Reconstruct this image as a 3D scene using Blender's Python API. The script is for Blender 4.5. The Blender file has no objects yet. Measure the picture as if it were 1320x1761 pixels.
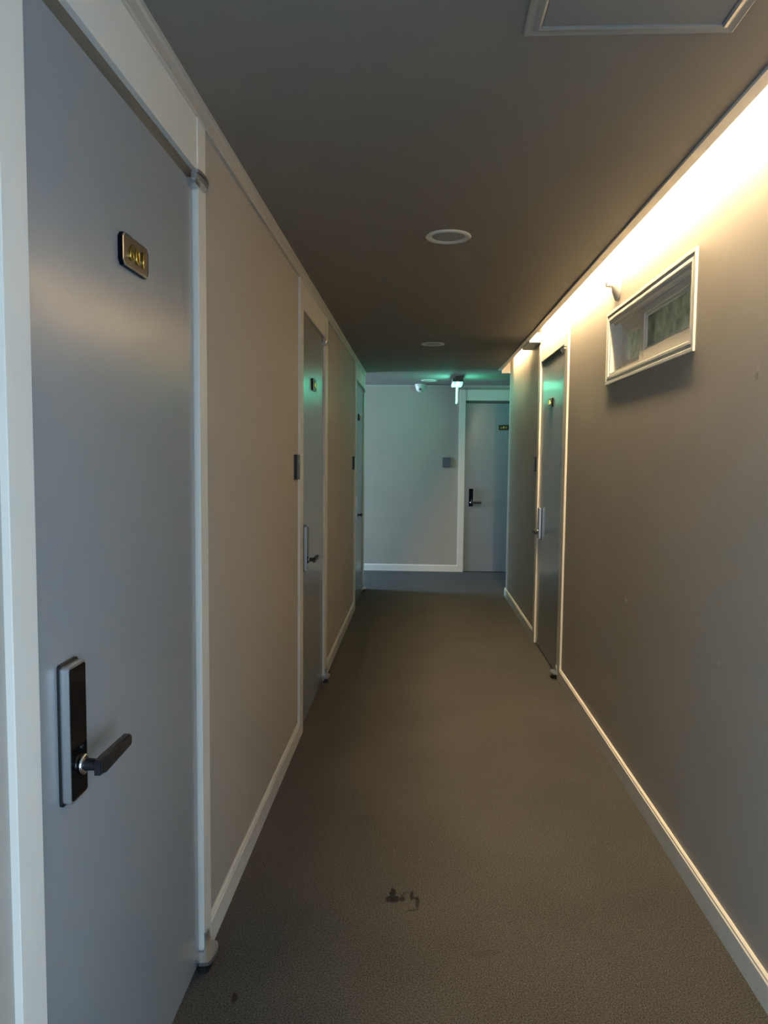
import bpy, bmesh, math, random
from mathutils import Vector, Matrix
PI = math.pi
random.seed(4)
C = bpy.context.scene.collection
SC = bpy.context.scene

# ------------------------------------------------------------------ camera
cd = bpy.data.cameras.new('camera')
cam = bpy.data.objects.new('camera', cd); C.objects.link(cam)
SC.camera = cam
F_PX = 1260.6
cd.sensor_fit = 'VERTICAL'; cd.sensor_height = 36.0
cd.lens = F_PX / 1761 * 36.0
cd.clip_start = 0.02
yaw, pitch, roll = 0.04647, 0.07167, 0.0096
fw = Vector((-math.sin(yaw)*math.cos(pitch), math.cos(yaw)*math.cos(pitch), -math.sin(pitch)))
r0 = Vector((math.cos(yaw), math.sin(yaw), 0)); u0 = r0.cross(fw)
rr = math.cos(roll)*r0 + math.sin(roll)*u0
uu = -math.sin(roll)*r0 + math.cos(roll)*u0
M = Matrix((rr, uu, -fw)).transposed().to_4x4()
M.translation = Vector((0, 0, 1.37))
cam.matrix_world = M

# ------------------------------------------------------------------ world, daylight, exposure
w = bpy.data.worlds.new('world'); SC.world = w; w.use_nodes = True
w.node_tree.nodes['Background'].inputs[0].default_value = (0.55, 0.72, 0.85, 1)
w.node_tree.nodes['Background'].inputs[1].default_value = 0.6

def area(name, loc, direction, sx, sy, power, col, spread=PI):
    l = bpy.data.lights.new(name, 'AREA'); l.shape = 'RECTANGLE'
    l.size = sx; l.size_y = sy; l.energy = power; l.color = col; l.spread = spread
    o = bpy.data.objects.new(name, l); C.objects.link(o)
    o.location = loc; o.rotation_euler = Vector(direction).to_track_quat('-Z', 'Y').to_euler()
    return o
DAY = (0.50, 0.73, 1.0)
area('daylight_back_window', (0.16, -1.29, .95), (0, 1, 0), 1.2, 1.5, 12.0, DAY)
area('daylight_right_window', (1.12, -.60, 1.0), (-1, 0, 0), .66, 1.4, 56.0, DAY)
area('daylight_left_window', (-.88, -.60, 1.0), (1, 0, 0), .66, 1.4, 54.0, DAY)
area('daylight_side_window', (-4.28, 8.32, 1.15), (1, 0, 0), 1.0, 1.3, 232.0, DAY)
area('bathroom_lamp', (1.5, 3.0, 2.38), (0, 0, -1), .4, .4, 15.0, (1, .97, .9))
SC.view_settings.view_transform = 'Standard'
SC.view_settings.look = 'None'
SC.view_settings.gamma = 1.0
SC.view_settings.use_curve_mapping = False
SC.view_settings.exposure = 0.15
COVE_W = 272.0
EXIT_W = 14.0

# ------------------------------------------------------------------ materials
def mat(name, col, rough=0.5, metal=0.0, noise=0.0, nscale=20, bump=0.0, bscale=200, spec=0.5, emit=None, es=0, coat=0):
    m = bpy.data.materials.new(name); m.use_nodes = True
    nt = m.node_tree; b = nt.nodes['Principled BSDF']
    b.inputs['Base Color'].default_value = (*col, 1)
    b.inputs['Roughness'].default_value = rough
    b.inputs['Metallic'].default_value = metal
    b.inputs['Specular IOR Level'].default_value = spec
    b.inputs['Coat Weight'].default_value = coat
    tc = nt.nodes.new('ShaderNodeTexCoord')
    if noise:
        n = nt.nodes.new('ShaderNodeTexNoise'); n.inputs['Scale'].default_value = nscale; n.inputs['Detail'].default_value = 5
        nt.links.new(tc.outputs['Object'], n.inputs['Vector'])
        r = nt.nodes.new('ShaderNodeMapRange')
        r.inputs['From Min'].default_value = .3; r.inputs['From Max'].default_value = .7
        r.inputs['To Min'].default_value = 1-noise; r.inputs['To Max'].default_value = 1+noise
        nt.links.new(n.outputs['Fac'], r.inputs['Value'])
        mx = nt.nodes.new('ShaderNodeVectorMath'); mx.operation = 'SCALE'; mx.inputs[0].default_value = col
        nt.links.new(r.outputs[0], mx.inputs['Scale'])
        nt.links.new(mx.outputs[0], b.inputs['Base Color'])
    if bump:
        n2 = nt.nodes.new('ShaderNodeTexNoise'); n2.inputs['Scale'].default_value = bscale; n2.inputs['Detail'].default_value = 3
        nt.links.new(tc.outputs['Object'], n2.inputs['Vector'])
        bp = nt.nodes.new('ShaderNodeBump'); bp.inputs['Strength'].default_value = bump; bp.inputs['Distance'].default_value = .002
        nt.links.new(n2.outputs['Fac'], bp.inputs['Height']); nt.links.new(bp.outputs[0], b.inputs['Normal'])
    if emit:
        b.inputs['Emission Color'].default_value = (*emit, 1); b.inputs['Emission Strength'].default_value = es
    return m

def blobs(m, items, axes=(0, 1)):
    """marks with a shape of their own: each item (a, b, ra, rb, rot, colour, strength), in the plane given by axes"""
    nt = m.node_tree; b = nt.nodes['Principled BSDF']; L = nt.links
    g = nt.nodes.new('ShaderNodeNewGeometry'); sp = nt.nodes.new('ShaderNodeSeparateXYZ')
    nz = nt.nodes.new('ShaderNodeTexNoise'); nz.inputs['Scale'].default_value = 90; nz.inputs['Detail'].default_value = 4
    L.new(g.outputs['Position'], nz.inputs['Vector'])
    L.new(g.outputs['Position'], sp.inputs[0])
    if b.inputs['Base Color'].links: cur = b.inputs['Base Color'].links[0].from_socket
    else:
        rgb = nt.nodes.new('ShaderNodeRGB'); rgb.outputs[0].default_value = b.inputs['Base Color'].default_value; cur = rgb.outputs[0]
    def math_(op, a, c, d=None):
        n = nt.nodes.new('ShaderNodeMath'); n.operation = op
        for i, v in enumerate((a, c, d)):
            if v is None: continue
            if isinstance(v, (int, float)): n.inputs[i].default_value = v
            else: L.new(v, n.inputs[i])
        return n.outputs[0]
    A, B = sp.outputs[axes[0]], sp.outputs[axes[1]]
    for (a0, b0, ra, rb, rot, col, st) in items:
        da = math_('SUBTRACT', A, a0); db = math_('SUBTRACT', B, b0)
        c, s = math.cos(rot), math.sin(rot)
        p = math_('DIVIDE', math_('ADD', math_('MULTIPLY', da, c), math_('MULTIPLY', db, s)), ra)
        q = math_('DIVIDE', math_('SUBTRACT', math_('MULTIPLY', db, c), math_('MULTIPLY', da, s)), rb)
        d = math_('SQRT', math_('ADD', math_('MULTIPLY', p, p), math_('MULTIPLY', q, q)), 0)
        d = math_('ADD', d, math_('MULTIPLY', math_('SUBTRACT', nz.outputs['Fac'], .5), 1.6))
        mr = nt.nodes.new('ShaderNodeMapRange'); mr.inputs['From Min'].default_value = 1.15; mr.inputs['From Max'].default_value = .75
        mr.inputs['To Min'].default_value = 0; mr.inputs['To Max'].default_value = st
        L.new(d, mr.inputs['Value'])
        mx = nt.nodes.new('ShaderNodeMix'); mx.data_type = 'RGBA'
        L.new(mr.outputs[0], mx.inputs['Factor']); L.new(cur, mx.inputs['A']); mx.inputs['B'].default_value = (*col, 1)
        cur = mx.outputs['Result']
    L.new(cur, b.inputs['Base Color'])

WALLC = (0.455, 0.42, 0.37)
M_wall = mat('wall_paper_greige', WALLC, .62, noise=.025, nscale=3, bump=.12, bscale=600, spec=.25)
M_wallr = mat('wall_paper_greige_marked', WALLC, .55, noise=.035, nscale=4, bump=.12, bscale=600, spec=.3)
blobs(M_wallr, [(3.170, .785, .004, .016, .5, (.8, .8, .78), .9), (3.155, .776, .012, .005, .1, (.8, .8, .78), .9),
                (2.185, .778, .008, .007, 0, (.6, .6, .6), .6), (2.02, 1.60, .010, .012, 0, (.2, .19, .18), .5),
                (2.015, 1.625, .010, .012, 0, (.55, .53, .5), .4), (3.17, 1.62, .016, .010, 0, (.27, .25, .22), .5),
                (2.40, 1.74, .035, .012, .4, (.48, .45, .4), .5), (3.72, 1.70, .03, .03, 0, (.46, .44, .38), .4),
                (2.30, 1.95, .010, .06, .2, (.42, .40, .36), .35)], (1, 2))
M_trim = mat('cream_trim_paint', (0.84, 0.80, 0.72), .42, noise=.02, nscale=8, bump=.05, bscale=60)
M_ceil = mat('ceiling_paper_grey', (0.245, 0.23, 0.21), .7, noise=.02, nscale=4, bump=.08, bscale=500, spec=.2)
M_door = mat('grey_door_film', (0.31, 0.33, 0.35), .24, noise=.02, nscale=5, bump=.02, bscale=300, spec=.7)
M_black = mat('black_gloss_plastic', (0.004, 0.004, 0.005), .10, spec=.08)
M_blackm = mat('black_matt_plastic', (0.012, 0.012, 0.014), .4)
M_darkgap = mat('dark_rubber_seal', (0.02, 0.02, 0.02), .8)
M_head = mat('dark_olive_head_strip', (0.11, 0.105, 0.088), .6)
M_silver = mat('satin_aluminium', (0.62, 0.64, 0.66), .28, metal=.85)
M_steel = mat('brushed_steel', (0.55, 0.56, 0.56), .3, metal=.9)
M_corn = mat('greige_cornice_paint', (0.50, 0.475, 0.43), .5)
M_chrome = mat('chrome', (0.8, 0.8, 0.8), .12, metal=1)
M_gold = mat('polished_gold', (0.95, 0.72, 0.18), .18, metal=1)
M_plate = mat('dark_bronze_plate', (0.05, 0.043, 0.035), .35, metal=.3)
M_white = mat('white_plastic', (0.72, 0.71, 0.67), .35)
M_wind = mat('white_window_vinyl', (0.82, 0.80, 0.74), .35)
M_greypl = mat('blue_grey_plastic', (0.10, 0.115, 0.14), .35)
M_hatch = mat('hatch_board_grey', (0.27, 0.265, 0.26), .55, spec=.3)
M_hframe = mat('hatch_aluminium_frame', (0.42, 0.42, 0.41), .35, metal=.35)
M_dif = mat('frosted_diffuser', (0.33, 0.33, 0.30), .45)
M_case = mat('grey_sign_case', (0.16, 0.14, 0.14), .5)
M_sign = mat('exit_sign_lit_acrylic', (0.3, 0.8, 0.6), .3, emit=(0.10, 1.0, 0.60), es=EXIT_W)
M_signedge = mat('exit_sign_acrylic_edge', (0.3, 0.8, 0.6), .3, emit=(0.36, 1.0, 0.74), es=.75)
M_signhot = mat('exit_sign_lamp_window', (0.5, 0.9, 0.8), .3, emit=(0.28, 1.0, 0.78), es=1.6)
M_lampside = mat('exit_sign_lamp_side', (0.5, 0.9, 0.8), .3, emit=(0.15, 1.0, 0.68), es=EXIT_W*3.2)
M_cove = mat('cove_tube_lit', (1, .9, .7), .4, emit=(1.0, 0.74, 0.42), es=COVE_W)
M_cove2 = mat('cove_tube_lit_dimmer', (1, .9, .7), .4, emit=(1.0, 0.70, 0.36), es=COVE_W*.45)
M_lens = mat('camera_lens_glass', (0.03, 0.005, 0.02), .1)
M_tile = mat('bathroom_wall', (0.50, 0.54, 0.48), .5)
M_curt = mat('pale_curtain', (0.7, 0.7, 0.66), .8)

M_floor = mat('carpet_grey_brown', (0.100, 0.094, 0.080), .95, spec=.1)
def carpet():
    nt = M_floor.node_tree; L = nt.links; b = nt.nodes['Principled BSDF']
    tc = nt.nodes.new('ShaderNodeTexCoord')
    def noise(s, d):
        n = nt.nodes.new('ShaderNodeTexNoise'); n.inputs['Scale'].default_value = s; n.inputs['Detail'].default_value = d
        L.new(tc.outputs['Object'], n.inputs['Vector']); return n.outputs['Fac']
    f1, f2, f3 = noise(260, 6), noise(2.2, 4), noise(700, 1)
    r = nt.nodes.new('ShaderNodeValToRGB'); L.new(f1, r.inputs[0])
    e = r.color_ramp.elements
    e[0].position = .34; e[0].color = (.020, .0198, .0188, 1)
    e[1].position = .66; e[1].color = (.118, .115, .108, 1)
    mr = nt.nodes.new('ShaderNodeMapRange'); mr.inputs['From Min'].default_value = .35; mr.inputs['From Max'].default_value = .65
    mr.inputs['To Min'].default_value = .92; mr.inputs['To Max'].default_value = 1.08; L.new(f2, mr.inputs[0])
    v = nt.nodes.new('ShaderNodeVectorMath'); v.operation = 'SCALE'; L.new(r.outputs[0], v.inputs[0]); L.new(mr.outputs[0], v.inputs['Scale'])
    # lint specks
    vo = nt.nodes.new('ShaderNodeTexVoronoi'); vo.inputs['Scale'].default_value = 45; L.new(tc.outputs['Object'], vo.inputs['Vector'])
    ms = nt.nodes.new('ShaderNodeMapRange'); ms.inputs['From Min'].default_value = .09; ms.inputs['From Max'].default_value = .05
    ms.inputs['To Min'].default_value = 0; ms.inputs['To Max'].default_value = .35; L.new(vo.outputs['Distance'], ms.inputs[0])
    mx = nt.nodes.new('ShaderNodeMix'); mx.data_type = 'RGBA'; L.new(ms.outputs[0], mx.inputs['Factor']); L.new(v.outputs[0], mx.inputs['A'])
    mx.inputs['B'].default_value = (.35, .34, .30, 1)
    L.new(mx.outputs['Result'], b.inputs['Base Color'])
    bp = nt.nodes.new('ShaderNodeBump'); bp.inputs['Strength'].default_value = .5; bp.inputs['Distance'].default_value = .004
    L.new(f3, bp.inputs['Height']); L.new(bp.outputs[0], b.inputs['Normal'])
carpet()
M_floor.node_tree.nodes['Principled BSDF'].inputs['Sheen Weight'].default_value = .07
K = (.008, .008, .007)
blobs(M_floor, [(-.064, 2.226, .010, .034, 0, K, 1), (-.064, 2.198, .022, .020, 0, K, .95), (-.034, 2.200, .010, .013, 0, K, .85),
                (-.030, 2.225, .006, .02, -.5, K, .5), (-.004, 2.222, .006, .026, 0, K, .9), (.008, 2.205, .014, .008, -.6, K, .8),
                (.014, 2.185, .006, .035, 0, K, .8), (-.002, 2.145, .020, .005, .2, K, .55), (-.45, 1.752, .008, .018, .2, (.03, .012, .008), .9),
                (.20, 1.96, .05, .012, .3, (.03, .03, .026), .3), (-.2, 2.7, .05, .03, .3, (.04, .036, .03), .3)])

def glass(name, col, rough):
    m = bpy.data.materials.new(name); m.use_nodes = True; nt = m.node_tree
    b = nt.nodes['Principled BSDF']; b.inputs['Base Color'].default_value = (*col, 1)
    b.inputs['Roughness'].default_value = rough; b.inputs['Transmission Weight'].default_value = .6
    n = nt.nodes.new('ShaderNodeTexNoise'); n.inputs['Scale'].default_value = 22; n.inputs['Detail'].default_value = 5
    tc = nt.nodes.new('ShaderNodeTexCoord'); nt.links.new(tc.outputs['Object'], n.inputs['Vector'])
    r = nt.nodes.new('ShaderNodeValToRGB'); nt.links.new(n.outputs['Fac'], r.inputs[0])
    r.color_ramp.elements[0].position = .3; r.color_ramp.elements[1].position = .7
    r.color_ramp.elements[0].color = (col[0]*.5, col[1]*.5, col[2]*.5, 1); r.color_ramp.elements[1].color = (*[min(1, c*1.5) for c in col], 1)
    nt.links.new(r.outputs[0], b.inputs['Base Color'])
    return m
M_glass = glass('patterned_green_glass', (.50, .55, .46), .35)

# ------------------------------------------------------------------ helpers
def B(bm, x0, x1, y0, y1, z0, z1, bev=0, seg=2):
    vs = [bm.verts.new((x, y, z)) for x in (x0, x1) for y in (y0, y1) for z in (z0, z1)]
    fs = []
    for q in ((0, 1, 3, 2), (4, 6, 7, 5), (0, 4, 5, 1), (2, 3, 7, 6), (0, 2, 6, 4), (1, 5, 7, 3)):
        fs.append(bm.faces.new([vs[i] for i in q]))
    if bev:
        es = list({e for f in fs for e in f.edges})
        bmesh.ops.bevel(bm, geom=es, offset=bev, segments=seg, affect='EDGES', profile=.6)
    return vs
def obj(name, bm, m, parent=None, smooth=False, loc=None, rot=None):
    bmesh.ops.recalc_face_normals(bm, faces=bm.faces)
    me = bpy.data.meshes.new(name); bm.to_mesh(me); bm.free()
    for x in (m if isinstance(m, (list, tuple)) else [m]): me.materials.append(x)
    if smooth:
        for p in me.polygons: p.use_smooth = True
    o = bpy.data.objects.new(name, me); C.objects.link(o)
    if parent: o.parent = parent
    if loc: o.location = loc
    if rot: o.rotation_euler = rot
    return o
def tag(o, label=None, cat=None, group=None, kind=None):
    if label: o['label'] = label
    if cat: o['category'] = cat
    if group: o['group'] = group
    if kind: o['kind'] = kind
    return o
def empty(name, loc=(0, 0, 0), rot=(0, 0, 0)):
    o = bpy.data.objects.new(name, None); C.objects.link(o); o.location = loc; o.rotation_euler = rot
    o.empty_display_size = .1
    return o
def boxes(name, m, lst, parent=None, bev=0, **k):
    bm = bmesh.new()
    for b in lst: B(bm, *b, bev=bev)
    return obj(name, bm, m, parent, **k)
def struct(name, m, lst, label, cat, bev=0):
    return tag(boxes(name, m, lst, bev=bev), label, cat, kind='structure')
def lathe(bm, prof, seg=48, mtx=None):
    """profile [(r, z)...] spun about z"""
    rings = []
    for r, z in prof:
        if r < 1e-6: rings.append([bm.verts.new((0, 0, z))])
        else: rings.append([bm.verts.new((r*math.cos(2*PI*i/seg), r*math.sin(2*PI*i/seg), z)) for i in range(seg)])
    for a, b in zip(rings, rings[1:]):
        for i in range(seg):
            j = (i+1) % seg
            if len(a) == 1 and len(b) == 1: continue
            if len(a) == 1: bm.faces.new((a[0], b[j], b[i]))
            elif len(b) == 1: bm.faces.new((a[i], a[j], b[0]))
            else: bm.faces.new((a[i], a[j], b[j], b[i]))
    if mtx is not None: bmesh.ops.transform(bm, matrix=mtx, verts=list({v for r in rings for v in r}))
def prism(bm, pts, d0, d1, axis='y', bev=0):
    """outline pts (a, b) extruded along an axis: y: (a, d, b); z: (a, b, d); x: (d, a, b)"""
    f = {'y': lambda a, b, d: (a, d, b), 'z': lambda a, b, d: (a, b, d), 'x': lambda a, b, d: (d, a, b)}[axis]
    v0 = [bm.verts.new(f(a, b, d0)) for a, b in pts]; v1 = [bm.verts.new(f(a, b, d1)) for a, b in pts]
    n = len(pts)
    fs = [bm.faces.new(v0), bm.faces.new(v1[::-1])]
    for i in range(n): fs.append(bm.faces.new((v0[i], v0[(i+1) % n], v1[(i+1) % n], v1[i])))
    if bev:
        es = [e for e in fs[0].edges]
        bmesh.ops.bevel(bm, geom=es, offset=bev, segments=2, affect='EDGES')
def round_rect(x0, x1, z0, z1, r, n=6):
    pts = []
    for cx, cz, a in ((x1-r, z1-r, 0), (x0+r, z1-r, 90), (x0+r, z0+r, 180), (x1-r, z0+r, 270)):
        for i in range(n+1):
            t = math.radians(a + 90*i/n); pts.append((cx+r*math.cos(t), cz+r*math.sin(t)))
    return pts

# ------------------------------------------------------------------ measures
XL, XR = -0.563, 0.885         # faces of frames and baseboards
WL, WR = -0.575, 0.897         # wall faces
H = 2.271; ZC = 2.22           # ceiling, bottom of cornice
YB = -1.15                      # wall behind the camera
YLE, YRE, YE = 7.68, 7.42, 8.965
YEW = YE + .012
XCL, XCR = -4.2, 2.6           # ends of the cross corridor
SLOT = .78
ZL = 2.262                     # underside of the right-hand light lip
DT = 2.22                      # tops of door frames
# door openings: (local origin along wall, width, left stile, right stile)
D1 = (1.052, .823, .068, .066); D2 = (3.575, .845, .095, .11); D3 = (6.62, .90, .11, .14)
D4 = (5.50, .895, .08, .105); D5 = (.560, .86, .072, .07)

# ------------------------------------------------------------------ large structure
struct('floor', M_floor, [(XCL-.2, XCR+.2, YB-.1, YE+.2, -.08, 0)], 'grey-brown looped carpet covering the whole corridor floor, with a black scuff in the foreground', 'floor')
struct('ceiling', M_ceil, [(WL-.25, SLOT, YB, YRE, H, H+.18), (SLOT, WR+.1, YB, YRE, H+.18, H+.24),
                           (WL-.25, SLOT, YRE, YE+.02, H, H+.18), (SLOT, XCR, YRE, YE+.02, H, H+.18), (XCL, WL-.25, YLE, YE+.02, H, H+.18)],
       'dark grey papered ceiling over the corridor', 'ceiling')
def seg(d, sgn=1):
    o, wd, s1, s2 = d
    return (o - s1, o + wd + s2) if sgn == 1 else (o - wd - s2, o + s1)
def wall_pieces(x0, x1, ya, yb, opens, top):
    out = []; y = ya
    for a, b in sorted(opens):
        out.append((x0, x1, y, a, 0, top)); out.append((x0, x1, a, b, DT, top)); y = b
    out.append((x0, x1, y, yb, 0, top)); return out
struct('wall_left', M_wall, [(WL-.25, WL, YB, -.95, 0, H), (WL-.25, WL, -.95, -.25, 0, .3), (WL-.25, WL, -.95, -.25, 1.7, H)] + wall_pieces(WL-.25, WL, -.25, YLE, [seg(D1), seg(D2), seg(D3)], H),
       'long greige papered wall on the left, broken by three grey doors', 'wall')
# right wall with window hole
WY0, WY1, WZ0, WZ1 = 2.497, 3.582, 1.757, 2.045
a4, b4 = seg(D4, -1)
pr = [(WR, WR+.16, YB, -.95, 0, H+.18), (WR, WR+.16, -.95, -.25, 0, .3), (WR, WR+.16, -.95, -.25, 1.7, H+.18), (WR, WR+.16, -.25, WY0, 0, H+.18), (WR, WR+.16, WY0, WY1, 0, WZ0), (WR, WR+.16, WY0, WY1, WZ1, H+.18), (WR, WR+.16, WY1, a4, 0, H+.18),
      (WR, WR+.16, a4, b4, DT, H+.18), (WR, WR+.16, b4, YRE, 0, H+.18)]
struct('wall_right', M_wallr, pr, 'long greige papered wall on the right with a small high window and chipped paint', 'wall')
a5, b5 = D5[0]-D5[2], D5[0]+D5[1]+D5[3]
struct('wall_end', M_wall, [(XCL, a5, YEW, YEW+.15, 0, H), (a5, b5, YEW, YEW+.15, DT, H), (b5, XCR, YEW, YEW+.15, 0, H)],
       'far end wall of the corridor, tinted green by the exit sign', 'wall')
struct('wall_side_passage', M_wall, [(XCL, WL-.25, YLE-.12, YLE, 0, H), (WR+.16, XCR, YRE-.12, YRE, 0, H), (XCR, XCR+.12, YRE, YE, 0, H)],
       'walls of the side passage turning off at the far end', 'wall')
# back wall (behind the camera) with its window opening, and the passage's window wall
struct('wall_back', M_wall, [(WL, -.46, YB-.12, YB, 0, H), (.78, WR, YB-.12, YB, 0, H), (-.46, .78, YB-.12, YB, 0, .15), (-.46, .78, YB-.12, YB, 1.75, H)],
       'wall behind the viewer around a tall window', 'wall')
struct('wall_passage_end', M_wall, [(XCL-.12, XCL, YLE, 7.80, 0, H), (XCL-.12, XCL, 8.84, YE, 0, H), (XCL-.12, XCL, 7.80, 8.84, 0, .48), (XCL-.12, XCL, 7.80, 8.84, 2.02, H)],
       'end wall of the left passage around its window', 'wall')
for nm, lst, lb in (('window_2', [(-.46, -.41, YB-.09, YB-.03, .15, 1.75), (.73, .78, YB-.09, YB-.03, .15, 1.75), (-.41, .73, YB-.09, YB-.03, .15, .20),
                                  (-.41, .73, YB-.09, YB-.03, 1.70, 1.75), (.14, .18, YB-.09, YB-.03, .20, 1.70)], 'tall window behind the viewer'),
                    ('window_3', [(XCL-.09, XCL-.03, 7.80, 7.85, .48, 2.02), (XCL-.09, XCL-.03, 8.79, 8.84, .48, 2.02), (XCL-.09, XCL-.03, 7.85, 8.79, .48, .53),
                                  (XCL-.09, XCL-.03, 7.85, 8.79, 1.97, 2.02)], 'window at the end of the left passage')):
    struct(nm, M_wind, lst, lb, 'window')

# cornices, run as profiles
def cornice(name, label, side, a, b):
    # profile in (out from wall, z)
    pr = [(0, ZC), (.011, ZC), (.014, ZC+.006), (.014, ZC+.034), (.019, ZC+.038), (.019, H), (0, H)]
    bm = bmesh.new()
    if side == 'left': prism(bm, [(WL+p, z) for p, z in pr], a, b, 'y')
    elif side == 'right':   # drops from the ceiling edge and hides the cove light
        pr2 = [(SLOT, H+.015), (SLOT, ZL), (SLOT+.0335, ZL), (SLOT+.0335, ZL+.008), (SLOT+.006, ZL+.008), (SLOT+.006, H+.015)]
        prism(bm, pr2, a, b, 'y')
    else: prism(bm, [(YEW-p*.6, H-(H-z)*.32) for p, z in pr], a, b, 'x')
    return tag(obj(name, bm, M_trim if side == 'right' else M_corn), label, 'moulding', kind='structure')
cornice('trim_1', 'thin pale cornice along the top of the left wall', 'left', YB, YLE+.02)
cornice('trim_2', 'pale drop moulding along the right ceiling edge, hiding the cove light', 'right', YB, YRE+.0)
cornice('trim_3', 'very thin pale cornice along the far end wall', 'end', XCL, XCR)
struct('trim_4', M_trim, [(SLOT+.0335, WR, YRE-.02, YRE, ZC+.015, H+.18)], 'end cap closing the light slot at the far right corner', 'moulding')
struct('trim_5', M_trim, [(SLOT+.0335, WR-.002, 5.58, 5.98, ZL-.012, H+.05)], 'short cover board bridging the light slot past the right door', 'moulding')

# baseboards
def base(name, label, runs, side):
    bm = bmesh.new()
    for a, b in runs:
        pr = [(0, 0), (.012, 0), (.012, .070), (.009, .074), (.009, .079), (.004, .083), (0, .083)]
        if side == 'l': prism(bm, [(WL+p, z) for p, z in pr], a, b, 'y')
        elif side == 'r': prism(bm, [(WR-p, z) for p, z in pr], a, b, 'y')
        else: prism(bm, [(YEW-p, z) for p, z in pr], a, b, 'x')
    return tag(obj(name, bm, M_trim), label, 'baseboard', kind='structure')
s1, s2, s3 = seg(D1), seg(D2), seg(D3)
base('baseboard_left', 'cream baseboard along the foot of the left wall', [(YB, s1[0]), (s1[1], s2[0]), (s2[1], s3[0])], 'l')
struct('window_5', M_wind, [(WL-.08, WL-.03, -.95, -.90, .3, 1.7), (WL-.08, WL-.03, -.30, -.25, .3, 1.7), (WL-.08, WL-.03, -.90, -.30, .3, .35), (WL-.08, WL-.03, -.90, -.30, 1.65, 1.7)], 'window in the left wall behind the viewer', 'window')
struct('window_4', M_wind, [(WR+.03, WR+.08, -.95, -.90, .3, 1.7), (WR+.03, WR+.08, -.30, -.25, .3, 1.7), (WR+.03, WR+.08, -.90, -.30, .3, .35), (WR+.03, WR+.08, -.90, -.30, 1.65, 1.7)], 'window in the right wall behind the viewer', 'window')
base('baseboard_right', 'cream baseboard along the foot of the right wall', [(YB, a4), (b4, YRE+.012)], 'r')
base('baseboard_end', 'pale baseboard along the foot of the far end wall', [(XCL, a5)], 'e')
struct('baseboard_corner', M_trim, [(WR-.0, XCR, YRE, YRE+.012, 0, .083)], 'baseboard turning the corner at the far right', 'baseboard')

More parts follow.
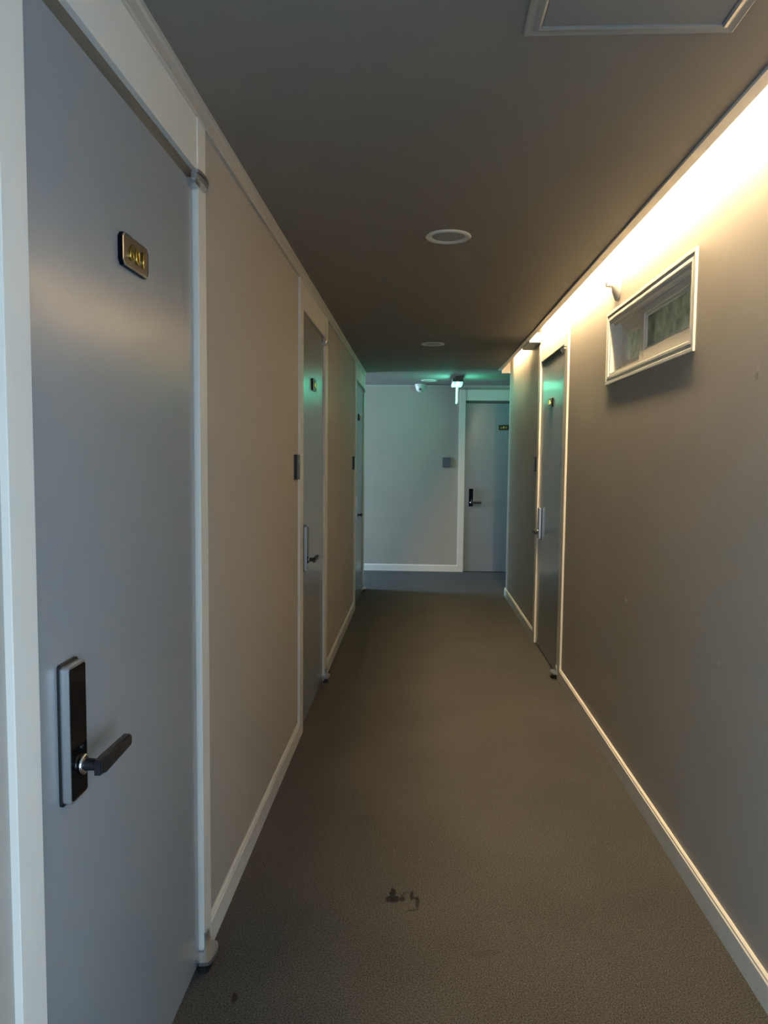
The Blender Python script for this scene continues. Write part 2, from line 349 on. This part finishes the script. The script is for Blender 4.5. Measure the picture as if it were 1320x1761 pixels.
# ------------------------------------------------------------------ doors
def digit_mesh(ch, size):
    cu = bpy.data.curves.new('digit_curve', 'FONT'); cu.body = ch; cu.size = size; cu.extrude = .0018; cu.bevel_depth = .0008; cu.bevel_resolution = 2
    cu.offset = .0002
    cu.align_x = 'CENTER'; cu.align_y = 'CENTER'
    t = bpy.data.objects.new('digit_tmp', cu); C.objects.link(t)
    bpy.context.view_layer.update()
    me = bpy.data.meshes.new_from_object(t.evaluated_get(bpy.context.evaluated_depsgraph_get()))
    bpy.data.objects.remove(t); me.materials.clear(); me.materials.append(M_gold)
    return me
DIG = {}
def make_door(name, label, d, loc, rotz, number, lx=.080, px=.413):
    """built facing -y, lock on the viewer's left, hinges on the right; y=0 is the face of the frame"""
    o_, wd, sl, sr = d
    r = empty(name, loc, (0, 0, rotz)); tag(r, label, 'door', kind='structure')
    boxes('door_leaf', M_door, [(.003, wd-.009, .013, .053, .008, 2.056)], r, bev=.0012)
    boxes('door_stop', M_darkgap, [(-.01, wd+.01, .060, .075, .0, 2.10)], r)
    boxes('left_jamb', M_trim, [(-sl, 0, 0, .06, 0, DT)], r, bev=.0015)
    boxes('right_jamb', M_trim, [(wd, wd+sr, 0, .06, 0, DT)], r, bev=.0015)
    boxes('transom_panel', M_trim, [(0, wd, .003, .058, 2.090, DT)], r, bev=.001)
    boxes('head_strip', M_head, [(.0, wd, .016, .058, 2.058, 2.0895)], r)
    # electronic lock
    zb, zt, xa, xb = .802, 1.030, lx, lx+.060
    lk = obj('lock_back_plate', (lambda bm: (prism(bm, round_rect(xa-.003, xb+.002, zb-.004, zt+.004, .006), .0085, .013, 'y'), bm)[1])(bmesh.new()), M_blackm, r)
    bm = bmesh.new(); prism(bm, round_rect(xa, xb, zb, zt, .006), -.0055, .0085, 'y', bev=.001)
    lk = obj('electronic_lock', bm, M_silver, r); lk['label'] = 'silver-sided electronic door lock with a black face and lever'
    bm = bmesh.new(); prism(bm, round_rect(xa+.0028, xb-.0028, zb+.004, zt-.004, .005), -.0066, -.0045, 'y')
    obj('black_face', bm, M_black, lk)
    hx, hz = xa+.038, .856
    Ry = Matrix.Translation((hx, 0, hz)) @ Matrix.Rotation(PI/2, 4, 'X')
    bm = bmesh.new(); lathe(bm, [(0, .006), (.0155, .006), (.0175, .008), (.0165, .012), (.012, .0135), (0, .0135)], 32, Ry)
    obj('chrome_rose', bm, M_chrome, lk, smooth=True)
    bm = bmesh.new()
    lathe(bm, [(0, .010), (.011, .010), (.010, .026), (.0105, .036), (0, .037)], 24, Ry)
    pts = [(hx-.013, hz-.0135), (hx+.004, hz-.0145), (hx+.112, hz-.012), (hx+.118, hz-.007), (hx+.118, hz+.007), (hx+.112, hz+.0105),
           (hx+.01, hz+.0125), (hx-.009, hz+.011), (hx-.014, hz+.004)]
    prism(bm, pts, -.046, -.033, 'y', bev=.003)
    obj('lever', bm, M_blackm, lk)
    bm = bmesh.new()
    lathe(bm, [(0, .005), (.004, .005), (.004, .0078), (0, .0078)], 16, Matrix.Translation((hx, 0, hz+.030)) @ Matrix.Rotation(PI/2, 4, 'X'))
    obj('key_cover', bm, M_chrome, lk)
    # number plate with raised digits
    cx, cz = px, 1.768
    PX0, PX1, PZ0, PZ1 = cx-.066, cx+.066, cz-.031, cz+.031
    def cut(x0, x1, z0, z1, c): return [(x0+c, z0), (x1-c, z0), (x1, z0+c), (x1, z1-c), (x1-c, z1), (x0+c, z1), (x0, z1-c), (x0, z0+c)]
    bm = bmesh.new(); prism(bm, cut(PX0, PX1, PZ0, PZ1, .009), .0035, .013, 'y')
    pl = obj('number_plate', bm, M_black, r); pl['label'] = 'dark plate with bright rim and gold numerals'
    bm = bmesh.new()
    outer = cut(PX0, PX1, PZ0, PZ1, .009); inner = cut(PX0+.0025, PX1-.0025, PZ0+.0025, PZ1-.0025, .008)
    n = 8
    vo = [bm.verts.new((a, .0030, b)) for a, b in outer]; vi = [bm.verts.new((a, .0020, b)) for a, b in inner]; vb = [bm.verts.new((a, .0048, b)) for a, b in outer]
    for i in range(n):
        j = (i+1) % n
        bm.faces.new((vo[i], vo[j], vi[j], vi[i])); bm.faces.new((vb[i], vb[j], vo[j], vo[i]))
    obj('plate_rim', bm, M_steel, pl)
    bm = bmesh.new(); prism(bm, inner, .0024, .0040, 'y'); obj('plate_face', bm, M_plate, pl)
    for i, ch in enumerate(number):
        if ch not in DIG: DIG[ch] = digit_mesh(ch, .042)
        g = bpy.data.objects.new('numeral', DIG[ch]); C.objects.link(g); g.parent = pl
        g.rotation_euler = (PI/2, 0, 0); g.location = (cx + (i-1)*.030, .0006, cz-.003)
    # pivot hinges, top and bottom, at the right edge
    def pad(bm, z0, z1, out, x0=-.075, x1=.045, y1=.018):
        pts = [(wd+x0, y1), (wd+x1, y1)]
        for k in range(9):
            t = PI*k/8
            pts.append((wd + (x0+x1)/2 + (x1-x0)/2*math.cos(t), -out*(.35 + .65*math.sin(t)**.6) if 0 < k < 8 else -out*.35))
        prism(bm, pts, z0, z1, 'z')
    bm = bmesh.new(); pad(bm, 2.067, 2.076, .020, -.05, .046, -.0005)
    hg = obj('top_hinge', bm, M_steel, r); hg['label'] = 'silver pivot hinge at the top corner'
    bm = bmesh.new(); pad(bm, 2.050, 2.063, .019, -.06, .044, -.0005); obj('hinge_leaf', bm, M_steel, hg)
    boxes('hinge_bracket', M_steel, [(wd-.05, wd-.012, -.008, .013, 2.041, 2.0555)], hg)
    bm = bmesh.new(); lathe(bm, [(0, 2.056), (.006, 2.056), (.006, 2.070), (0, 2.070)], 16, Matrix.Translation((wd+.005, -.008, 0))); obj('hinge_pin', bm, M_blackm, hg)
    bm = bmesh.new(); pad(bm, .030, .040, .034, -.055, .040, -.0005)
    hb = obj('bottom_hinge', bm, M_steel, r); hb['label'] = 'silver pivot hinge at the bottom corner'
    bm = bmesh.new(); pad(bm, .002, .020, .024, -.045, .032, -.0005); obj('hinge_foot', bm, M_blackm, hb)
    bm = bmesh.new(); prism(bm, [(wd-.002, .04), (wd+.036, .04), (wd+.032, .072), (wd+.024, .082), (wd-.002, .086)], -.005, -.0005, 'y')
    obj('hinge_bracket', bm, M_steel, hb)
    boxes('hinge_bracket', M_steel, [(wd-.045, wd-.012, -.012, .013, .031, .039)], hb)
    bm = bmesh.new(); lathe(bm, [(0, .018), (.006, .018), (.006, .032), (0, .032)], 16, Matrix.Translation((wd+.005, -.012, 0))); obj('hinge_pin', bm, M_blackm, hb)
    return r
make_door('door_1', 'nearest grey door on the left, numbered 601, with black lever lock', D1, (XL, D1[0], 0), PI/2, '601')
make_door('door_2', 'second grey door along the left wall, halfway down the corridor', D2, (XL, D2[0], 0), PI/2, '602')
make_door('door_3', 'last grey door on the left wall, next to the far corner', D3, (XL, D3[0], 0), PI/2, '603')
make_door('door_4', 'grey door in the right wall reflecting the green exit sign', D4, (XR, D4[0], 0), -PI/2, '605')
make_door('door_5', 'grey door facing the viewer in the far end wall', D5, (D5[0], YE, 0), 0, '600', .050, .462)

# ------------------------------------------------------------------ window in the right wall
win = empty('window_1', (0, 0, 0)); tag(win, 'small high white sliding window in the right wall with green glass', 'window', kind='structure')
def ring(bm, xa, xb, y0, y1, z0, z1, t, tt=None, tb=None, bev=.002):
    tt = tt or t; tb = tb or t
    B(bm, xa, xb, y0, y0+t, z0, z1, bev); B(bm, xa, xb, y1-t, y1, z0, z1, bev)
    B(bm, xa, xb, y0+t, y1-t, z0, z0+tb, bev); B(bm, xa, xb, y0+t, y1-t, z1-tt, z1, bev)
bm = bmesh.new()
OY0, OY1, OZ0, OZ1 = 2.473, 3.606, 1.733, 2.069
ring(bm, .8885, WR, OY0, OY1, OZ0, OZ1, .014); ring(bm, .8915, WR, OY0+.014, OY1-.014, OZ0+.014, OZ1-.014, .012); ring(bm, .8895, WR, OY0+.026, OY1-.026, OZ0+.026, OZ1-.026, .013)
obj('window_casing', bm, M_wind, win)
bm = bmesh.new(); ring(bm, WR, 1.05, WY0+.012, WY1-.010, WZ0+.010, WZ1-.010, .018, bev=0)
obj('window_reveal', bm, M_wind, win)
boxes('sliding_track', M_wind, [(.912, .915, WY0+.03, WY1-.03, WZ0+.028, WZ0+.036), (.9455, .9485, WY0+.03, WY1-.03, WZ0+.028, WZ0+.036),
                             (.912, .915, WY0+.03, WY1-.03, WZ1-.040, WZ1-.028), (.9455, .9485, WY0+.03, WY1-.03, WZ1-.040, WZ1-.028)], win)
bm = bmesh.new()
SY0, SY1, SZ0, SZ1 = WY0+.031, 3.165, WZ0+.030, 2.008
ring(bm, .918, .944, SY0, SY1, SZ0, SZ1, .055, .030, .042); ring(bm, .924, .940, SY0+.055, SY1-.055, SZ0+.042, SZ1-.030, .012)
s = obj('near_sash', bm, M_wind, win)
boxes('glass_pane', M_glass, [(.930, .934, SY0+.06, SY1-.06, SZ0+.046, SZ1-.034)], s)
bm = bmesh.new(); ring(bm, .950, .976, 3.02, WY1-.029, SZ0, WZ1-.029, .052, .052, .040); ring(bm, .956, .972, 3.072, WY1-.081, SZ0+.04, WZ1-.081, .010)
s = obj('far_sash', bm, M_wind, win)
boxes('glass_pane', M_glass, [(.962, .966, 3.075, WY1-.084, SZ0+.044, WZ1-.085)], s)
struct('wall_bathroom', M_tile, [(1.06, 1.9, 2.0, 2.06, 1.2, 2.4), (1.06, 1.9, 4.1, 4.16, 1.2, 2.4), (1.9, 1.96, 2.0, 4.16, 1.2, 2.4), (1.06, 1.96, 2.0, 4.16, 2.4, 2.45), (1.06, 1.96, 2.0, 4.16, 1.15, 1.2)],
       'pale walls of the small room seen dimly through the high window', 'wall')

# ------------------------------------------------------------------ ceiling fittings
def downlight(x, y, label):
    r = empty('downlight', (x, y, H)); tag(r, label, 'ceiling light', 'recessed ceiling lights')
    bm = bmesh.new(); lathe(bm, [(.090, 0), (.092, -.003), (.088, -.007), (.078, -.0085), (.070, -.005), (.066, -.0005)], 64); obj('rim', bm, M_white, r, smooth=True)
    bm = bmesh.new(); lathe(bm, [(.0665, -.001), (.060, -.0025), (.03, -.0035), (0, -.004)], 64); obj('diffuser', bm, M_dif, r, smooth=True)
    return r
downlight(.108, 3.04, 'large unlit round white downlight, nearest on the ceiling')
downlight(.099, 5.79, 'unlit round downlight in the middle of the ceiling run')
downlight(.105, 8.42, 'farthest round downlight, glowing green beside the exit sign')

r = empty('access_hatch', (0, 0, H)); tag(r, 'square ceiling access hatch with pale metal frame at top right', 'hatch')
hx0, hx1, hy0, hy1 = .208, .643, 1.195, 1.632
def frame_side(a, b, horizontal, outer, inner):
    bm = bmesh.new()
    pr = [(outer, 0), (outer, -.004), (outer+(inner-outer)*.12, -.007), (outer+(inner-outer)*.45, -.005), (outer+(inner-outer)*.55, -.005),
          (outer+(inner-outer)*.85, -.010), (inner, -.008), (inner, 0)]
    if horizontal: v0 = [(a+(p-outer)*(1 if inner > outer else -1), p, z) for p, z in pr]; v1 = [(b-(p-outer)*(1 if inner > outer else -1), p, z) for p, z in pr]
    else: v0 = [(p, a+(p-outer)*(1 if inner > outer else -1), z) for p, z in pr]; v1 = [(p, b-(p-outer)*(1 if inner > outer else -1), z) for p, z in pr]
    A = [bm.verts.new(v) for v in v0]; Bv = [bm.verts.new(v) for v in v1]; n = len(A)
    bm.faces.new(A); bm.faces.new(Bv[::-1])
    for i in range(n): bm.faces.new((A[i], A[(i+1) % n], Bv[(i+1) % n], Bv[i]))
    return obj('frame_side', bm, M_hframe, r)
t = .034
frame_side(hx0, hx1, True, hy0, hy0+t); frame_side(hx0, hx1, True, hy1, hy1-t)
frame_side(hy0, hy1, False, hx0, hx0+t); frame_side(hy0, hy1, False, hx1, hx1-t)
boxes('hatch_panel', M_hatch, [(hx0+t+.002, hx1-t-.002, hy0+t+.002, hy1-t-.002, -.005, 0)], r)

# cove tubes on the ledge behind the moulding
def cove(ya, yb, label, m=M_cove):
    r = empty('cove_light', (.847, ya, ZL)); tag(r, label, 'strip light', 'warm strip lights in the ceiling slot')
    boxes('batten', M_white, [(-.010, .016, 0, yb-ya, .102, .189)], r)
    bm = bmesh.new(); prism(bm, [(.003+.011*math.cos(2*PI*k/12), .090+.011*math.sin(2*PI*k/12)) for k in range(12)], .01, yb-ya-.01, 'y')
    obj('lit_tube', bm, m, r)
cove(1.15, 5.50, 'long warm strip light hidden in the slot above the right wall')
cove(6.10, 7.12, 'short warm strip light in the slot at the far right corner', M_cove2)

# ------------------------------------------------------------------ exit sign
r = empty('exit_sign', (.405, 8.05, H), (0, 0, 0)); tag(r, 'green lit exit sign seen edge-on, hanging from the ceiling at the far end', 'exit sign')
boxes('ceiling_mount', M_case, [(-.022, .022, -.05, .05, -.030, 0)], r, bev=.002)
boxes('case', M_case, [(-.056, .056, -.17, .17, -.072, -.030)], r, bev=.004)
for sx in (-1, 1):
    lo = boxes('lamp_window', M_signhot, [(min(sx*.012, sx*.050), max(sx*.012, sx*.050), -.168, .165, -.098, -.0725)], r)
    lo.data.materials.append(M_lampside)
    for p in lo.data.polygons:
        if abs(p.normal.x) > .9: p.material_index = 1
po = boxes('lit_panel', M_signedge, [(-.006, .006, -.12, .12, -.285, -.0725)], r)
po.data.materials.append(M_sign)
for p in po.data.polygons:
    if abs(p.normal.x) > .9: p.material_index = 1

# ------------------------------------------------------------------ security camera on the far ceiling
r = empty('security_camera', (.008, 8.875, H)); tag(r, 'small white dome security camera on the ceiling against the end wall', 'camera')
bm = bmesh.new(); lathe(bm, [(0, 0), (.064, 0), (.064, -.018), (.058, -.024), (0, -.024)], 40); obj('camera_base', bm, M_white, r, smooth=False)
bm = bmesh.new(); lathe(bm, [(.058, -.022), (.056, -.045), (.046, -.072), (.028, -.090), (0, -.096)], 40); obj('camera_dome', bm, M_white, r, smooth=True)
bm = bmesh.new(); lathe(bm, [(0, .060), (.010, .060), (.014, .054), (.017, .03), (0, .03)], 24, Matrix.Translation((0, .001, -.055)) @ Matrix.Rotation(math.radians(98), 4, 'X')); obj('camera_lens', bm, M_lens, r)

# ------------------------------------------------------------------ wall panels by the doors
def call_panel(loc, rotz, label, col=M_black, h=.115, w_=.085, dots=True):
    r = empty('control_panel', loc, (0, 0, rotz)); tag(r, label, 'wall panel', 'small dark control panels beside the doors')
    bm = bmesh.new(); prism(bm, round_rect(-w_/2, w_/2, -h/2, h/2, .006), -.014, 0, 'y', bev=.0015); obj('panel_body', bm, M_blackm if dots else col, r)
    bm = bmesh.new(); prism(bm, round_rect(-w_/2+.006, w_/2-.006, -h/2+.006, h/2-.006, .004), -.0152, -.013, 'y'); obj('panel_face', bm, M_greypl if not dots else mat('panel_dark_face', (.035, .035, .04), .3), r)
    if dots:
        for k, (zz, rad) in enumerate(((.026, .006), (-.008, .003), (-.026, .003))):
            bm = bmesh.new(); lathe(bm, [(0, .013), (rad, .013), (rad, .0165), (0, .0165)], 16, Matrix.Translation((0, 0, zz)) @ Matrix.Rotation(PI/2, 4, 'X')); obj('button', bm, M_silver if k == 0 else M_greypl, r)
    return r
call_panel((WL, 3.412, 1.330), PI/2, 'black control panel on the left wall just before the second door')
call_panel((WL, 6.42, 1.335), PI/2, 'black control panel on the left wall before the last door')
call_panel((WR, 5.68, 1.345), -PI/2, 'black control panel on the right wall beyond the right door')
call_panel((.337, YEW, 1.339), 0, 'blue-grey control panel on the end wall left of the far door', M_greypl, .125, .095, False)

# ------------------------------------------------------------------ round sprinkler fitting above the window
r = empty('wall_sprinkler', (WR, 3.46, 2.172), (0, -PI/2, 0)); tag(r, 'round white fitting with a small projecting nozzle high on the right wall', 'sprinkler')
bm = bmesh.new(); lathe(bm, [(.068, 0), (.067, .004), (.050, .013), (.030, .022), (.014, .026), (0, .027)], 48); obj('escutcheon', bm, M_white, r, smooth=True)
bm = bmesh.new(); lathe(bm, [(0, .024), (.011, .024), (.010, .036), (.007, .038), (.007, .050), (0, .050)], 20); obj('nozzle', bm, M_chrome, r)
boxes('deflector', M_white, [(-.004, .014, -.012, .012, .049, .052)], r)
